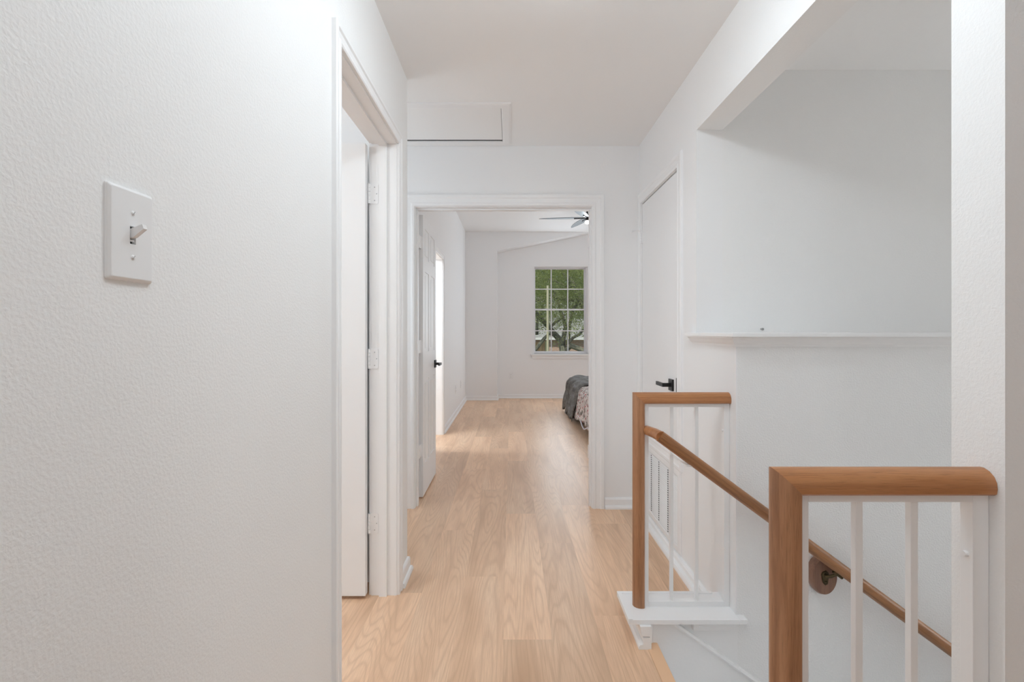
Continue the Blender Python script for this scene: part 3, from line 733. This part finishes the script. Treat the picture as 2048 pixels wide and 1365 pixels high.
# ------------------------------------------------------------------ bed and throw
BX, BY0, BY1, BT = .865, 5.15, 7.42, .47
bed = thing('bed', (1.65, 6.3, 0), 'low bed with floral cover at the right edge of the bedroom doorway', 'bed')
bm = box(BX+.05, 2.45, BY0+.05, BY1-.06, .10, .30, .02); obj('bed_base', bm, 'bed_dark', bed)
for x in (BX+.12, 2.35):
    for y in (BY0+.12, BY1-.15): bm = bmesh.new(); tube(bm, [(x, y, 0), (x, y, .101)], .025, 12); obj('leg', bm, 'bed_dark', bed)
bm = box(BX+.03, 2.47, BY0+.02, BY1-.03, .301, .47, .04); obj('mattress', bm, 'sheet_pale', bed)
def drape(name, mat, parent, x_in, x_edge, top, hem, y0, y1, grid=(60, 46), amp=.012, lift=0, rnd=.06, hemf=None, tagd=None, seed=0, yfun=None):
    bm = bmesh.new(); nu, nv = grid; V = []
    Ltop = x_in-x_edge-rnd; Lc = rnd*PI/2
    for j in range(nv+1):
        t = j/nv; row = []
        for i in range(nu+1):
            s = i/nu
            y = y0+(y1-y0)*t
            if yfun: y = yfun(s, t, y)
            h = hemf(t) if hemf else hem
            Ldown = top-rnd-h; tot = Ltop+Lc+Ldown; q = s*tot
            if q < Ltop: x, z, nx, nz = x_in-q, top, 0, 1
            elif q < Ltop+Lc:
                a = (q-Ltop)/rnd; x = x_edge+rnd-rnd*math.sin(a); z = top-rnd+rnd*math.cos(a); nx, nz = -math.sin(a), math.cos(a)
            else: x, z, nx, nz = x_edge, top-rnd-(q-Ltop-Lc), -1, 0
            dn = noise.noise(Vector((x*6+seed, y*7, z*3)))*amp+noise.noise(Vector((x*3+seed, y*22, z*2.5)))*amp*(1.1 if nx < -.5 else .5)+noise.noise(Vector((x*18+y*9, y*14+seed, z*9)))*amp*.35
            fl = max(0, (top-rnd-z))*.10
            row.append(bm.verts.new((x+nx*(dn+lift)-fl*(1+.5*math.sin(y*34+seed)), y, max(.008, z+nz*(dn+lift)))))
        V.append(row)
    for j in range(nv):
        for i in range(nu): bm.faces.new((V[j][i], V[j][i+1], V[j+1][i+1], V[j+1][i]))
    o = obj(name, bm, mat, parent, smooth=True)
    md = o.modifiers.new('thickness', 'SOLIDIFY'); md.thickness = .007; md.offset = 1
    return o
drape('floral_cover', 'floral_cover', bed, 2.45, BX, BT+.02, .13, BY0, BY1, amp=.014, rnd=.08, seed=3, hemf=lambda t: .12+.03*math.sin(t*9))
bm = bmesh.new()
tube(bm, [(BX-.035, BY0+.1+k*.06, .125+.035*math.cos(k*.52)-.0*k) for k in range(24)], .008, 8); obj('cover_hem', bm, 'sheet_pale', bed, smooth=True)
th_ = drape('throw_blanket', 'grey_throw', None, 2.2, BX, BT+.035, .02, 6.38, 7.47, amp=.028, lift=.016, rnd=.09, seed=11,
            hemf=lambda t: .035+.03*math.sin(t*17)+.02*math.sin(t*41),
            yfun=lambda s, t, y: y+(1-t)*(.35*max(0, .62-s)*-1+.10*math.sin(s*6)))
tag(th_, 'crumpled grey knitted throw draped over the corner of the bed', 'blanket')

# ------------------------------------------------------------------ outdoors
G = -3.0
bm = bmesh.new(); bx(bm, -40, 50, 9.3, 70, G-.2, G); struct('ground', bm, 'lawn')
def P(px, py, d): return ((px-1022)*d/F, d, 1.2-(py-664)*d/F)
hs = thing('brick_house', (3, 24, G), 'low brick house with grey shingle roof seen through the bedroom window', 'house')
bm = box(-5, 10, 22, 30, G, .86); obj('wall', bm, 'brick', hs)
bm = bmesh.new(); prism(bm, [(21.8, .90), (30.2, .90), (26, 3.1)], lambda u, v, t: (t, u, v), -5.5, 10.5); obj('roof', bm, 'shingle', hs)
bm = box(-5.5, 10.5, 21.77, 21.80, .84, .94); obj('fascia', bm, 'trim_white', hs)
fe = thing('wood_fence', (1.2, 18.5, G), 'brown board fence between the tree and the brick house', 'fence')
bm = bmesh.new()
for k in range(38): bx(bm, -3.2+k*.12, -3.2+k*.12+.112, 18.5, 18.52, G, .80-(k % 2)*.0)
obj('boards', bm, 'fence_wood', fe)
for x in (-3.2, -1.0, 1.28): bm = bmesh.new(); bx(bm, x, x+.06, 18.44, 18.5, G, .84); obj('post', bm, 'pole_cream', fe)
bm = bmesh.new(); px0 = P(1095.5, 600, 12.2); tube(bm, [(px0[0], 12.2, G), (px0[0], 12.2, 2.35)], [.037, .030], 12)
tag(obj('utility_pole', bm, 'pole_cream'), 'thin pale yellow pole standing in front of the tree outside the window', 'pole')
# oak tree
tr_ = thing('oak_tree', (1.6, 14, G), 'large live oak with spreading limbs just outside the bedroom window', 'tree')
D = 14.5
def limb(pts, r):  # pts in (px,py,d offset)
    return [P(a, b_, D+c) for a, b_, c in pts], r
bm = bmesh.new(); s = D/F
limbs = [
 ([(1128, 860, 0), (1127, 740, 0), (1126, 700, 0), (1122, 682, .1), (1112, 672, .2), (1098, 655, .1), (1082, 638, 0), (1066, 622, -.2), (1035, 590, -.5), (990, 560, -.8)], [.30, .14, .11, .10, .085, .075, .07, .06, .05, .03]),
 ([(1124, 690, 0), (1128, 672, 0), (1131, 655, .2), (1127, 638, .3), (1121, 622, .4), (1112, 590, .6), (1095, 560, .7)], [.09, .07, .06, .05, .05, .04, .02]),
 ([(1128, 740, 0), (1132, 700, 0), (1142, 692, -.1), (1156, 697, -.2), (1170, 704, -.3), (1200, 700, -.3), (1240, 670, -.4)], [.10, .10, .085, .08, .075, .07, .04]),
 ([(1100, 658, .1), (1108, 647, .2), (1120, 640, .3), (1130, 630, .4)], [.04, .035, .03, .02]),
 ([(1134, 690, 0), (1146, 676, 0), (1158, 670, 0), (1170, 656, .1), (1190, 630, .2)], [.05, .045, .04, .035, .02]),
 ([(1066, 705, -.2), (1077, 692, -.1), (1088, 678, 0), (1098, 668, .1), (1112, 672, .1)], [.06, .055, .05, .045, .04]),
 ([(1074, 670, 0), (1074, 645, 0), (1082, 628, .1), (1088, 600, .2)], [.05, .04, .035, .02]),
 ([(1136, 690, .2), (1139, 650, .4), (1146, 620, .5), (1160, 600, .6), (1175, 580, .6), (1200, 540, .6)], [.06, .05, .045, .04, .035, .02]),
 ([(1185, 640, .3), (1165, 606, .2), (1150, 578, .1), (1136, 556, 0), (1124, 536, 0), (1105, 505, 0)], [.14, .12, .11, .09, .08, .05]),
 ([(1150, 600, .2), (1120, 597, .2), (1100, 590, .2), (1085, 597, .2), (1060, 606, .2), (1030, 600, .2)], [.06, .06, .05, .05, .045, .03]),
 ([(1150, 575, .2), (1130, 572, .3), (1110, 562, .3), (1080, 555, .4)], [.05, .04, .03, .02]),
]
for pts, r in limbs: tube(bm, [P(a, b_, D+c) for a, b_, c in pts], r, 10)
obj('trunk', bm, 'bark', tr_, smooth=True)
bm = bmesh.new(); lay = bm.faces.layers.float.new('tone_f'); tones = []
rng = random.Random(5)
def leaf(c, sz, tone):
    d = Vector((rng.gauss(0, 1), rng.gauss(0, 1), rng.gauss(0, .7))).normalized(); e = d.cross(Vector((rng.gauss(0, 1), rng.gauss(0, 1), rng.gauss(0, 1)))).normalized()
    vs = [bm.verts.new(c+d*sz*a+e*sz*b_) for a, b_ in ((-1, 0), (0, -.42), (1, 0), (0, .42))]
    bm.faces.new(vs); tones.append(tone)
def clump(c, R, n_, tone):
    for _ in range(n_):
        p_ = Vector((rng.gauss(0, .45), rng.gauss(0, .45), rng.gauss(0, .35)))*R
        leaf(c+p_, rng.uniform(.015, .036), min(1, max(0, tone+rng.gauss(0, .18))))
for _ in range(520):      # canopy
    px_ = rng.uniform(960, 1260); py_ = rng.uniform(430, 640); dd = D+rng.uniform(.2, 3.5)
    c = Vector(P(px_, py_, dd)); tone = .35+.4*noise.noise(Vector((px_*.03, py_*.03, 0)))
    clump(c, .6, 230, tone)
for _ in range(170):
    px_ = rng.uniform(1030, 1230); py_ = rng.uniform(520, 622)
    clump(Vector(P(px_, py_, D-rng.uniform(.3, 1.2))), .35, 90, .35+.5*noise.noise(Vector((px_*.04, py_*.04, 3))))
for px_, py_, n_ in ((1085, 655, 60), (1120, 652, 70), (1140, 665, 60), (1080, 640, 80), (1110, 630, 90), (1150, 636, 130), (1145, 648, 70), (1160, 628, 130), (1118, 684, 40), (1100, 630, 80), (1075, 625, 100), (1110, 664, 30), (1165, 655, 60), (1153, 663, 50), (1128, 642, 40), (1090, 650, 25)):
    clump(Vector(P(px_, py_, D+rng.uniform(-.5, .5))), .30, n_*2, .75)
me_o = obj('foliage', bm, 'leaf', tr_)
at_ = me_o.data.attributes.new('tone', 'FLOAT', 'FACE')
at_.data.foreach_set('value', tones)
# second row of trees far behind
tg = thing('background_tree', (2, 36, G), 'dark green trees beyond the brick house roof', 'tree')
bm = bmesh.new(); tones = []
tube(bm, [(3, 36, G), (3, 36, 4)], [.4, .2], 10); obj('trunk', bm, 'bark', tg)
bm = bmesh.new()
for _ in range(420):
    c = Vector((rng.uniform(-6, 12), rng.uniform(33, 38), rng.uniform(0, 10)))
    for _ in range(80):
        p_ = Vector((rng.gauss(0, 1), rng.gauss(0, 1), rng.gauss(0, .8)))*.8
        leaf(c+p_, rng.uniform(.12, .25), min(1, max(0, .4+rng.gauss(0, .2))))
me_o = obj('foliage', bm, 'leaf', tg); at_ = me_o.data.attributes.new('tone', 'FLOAT', 'FACE'); at_.data.foreach_set('value', tones)
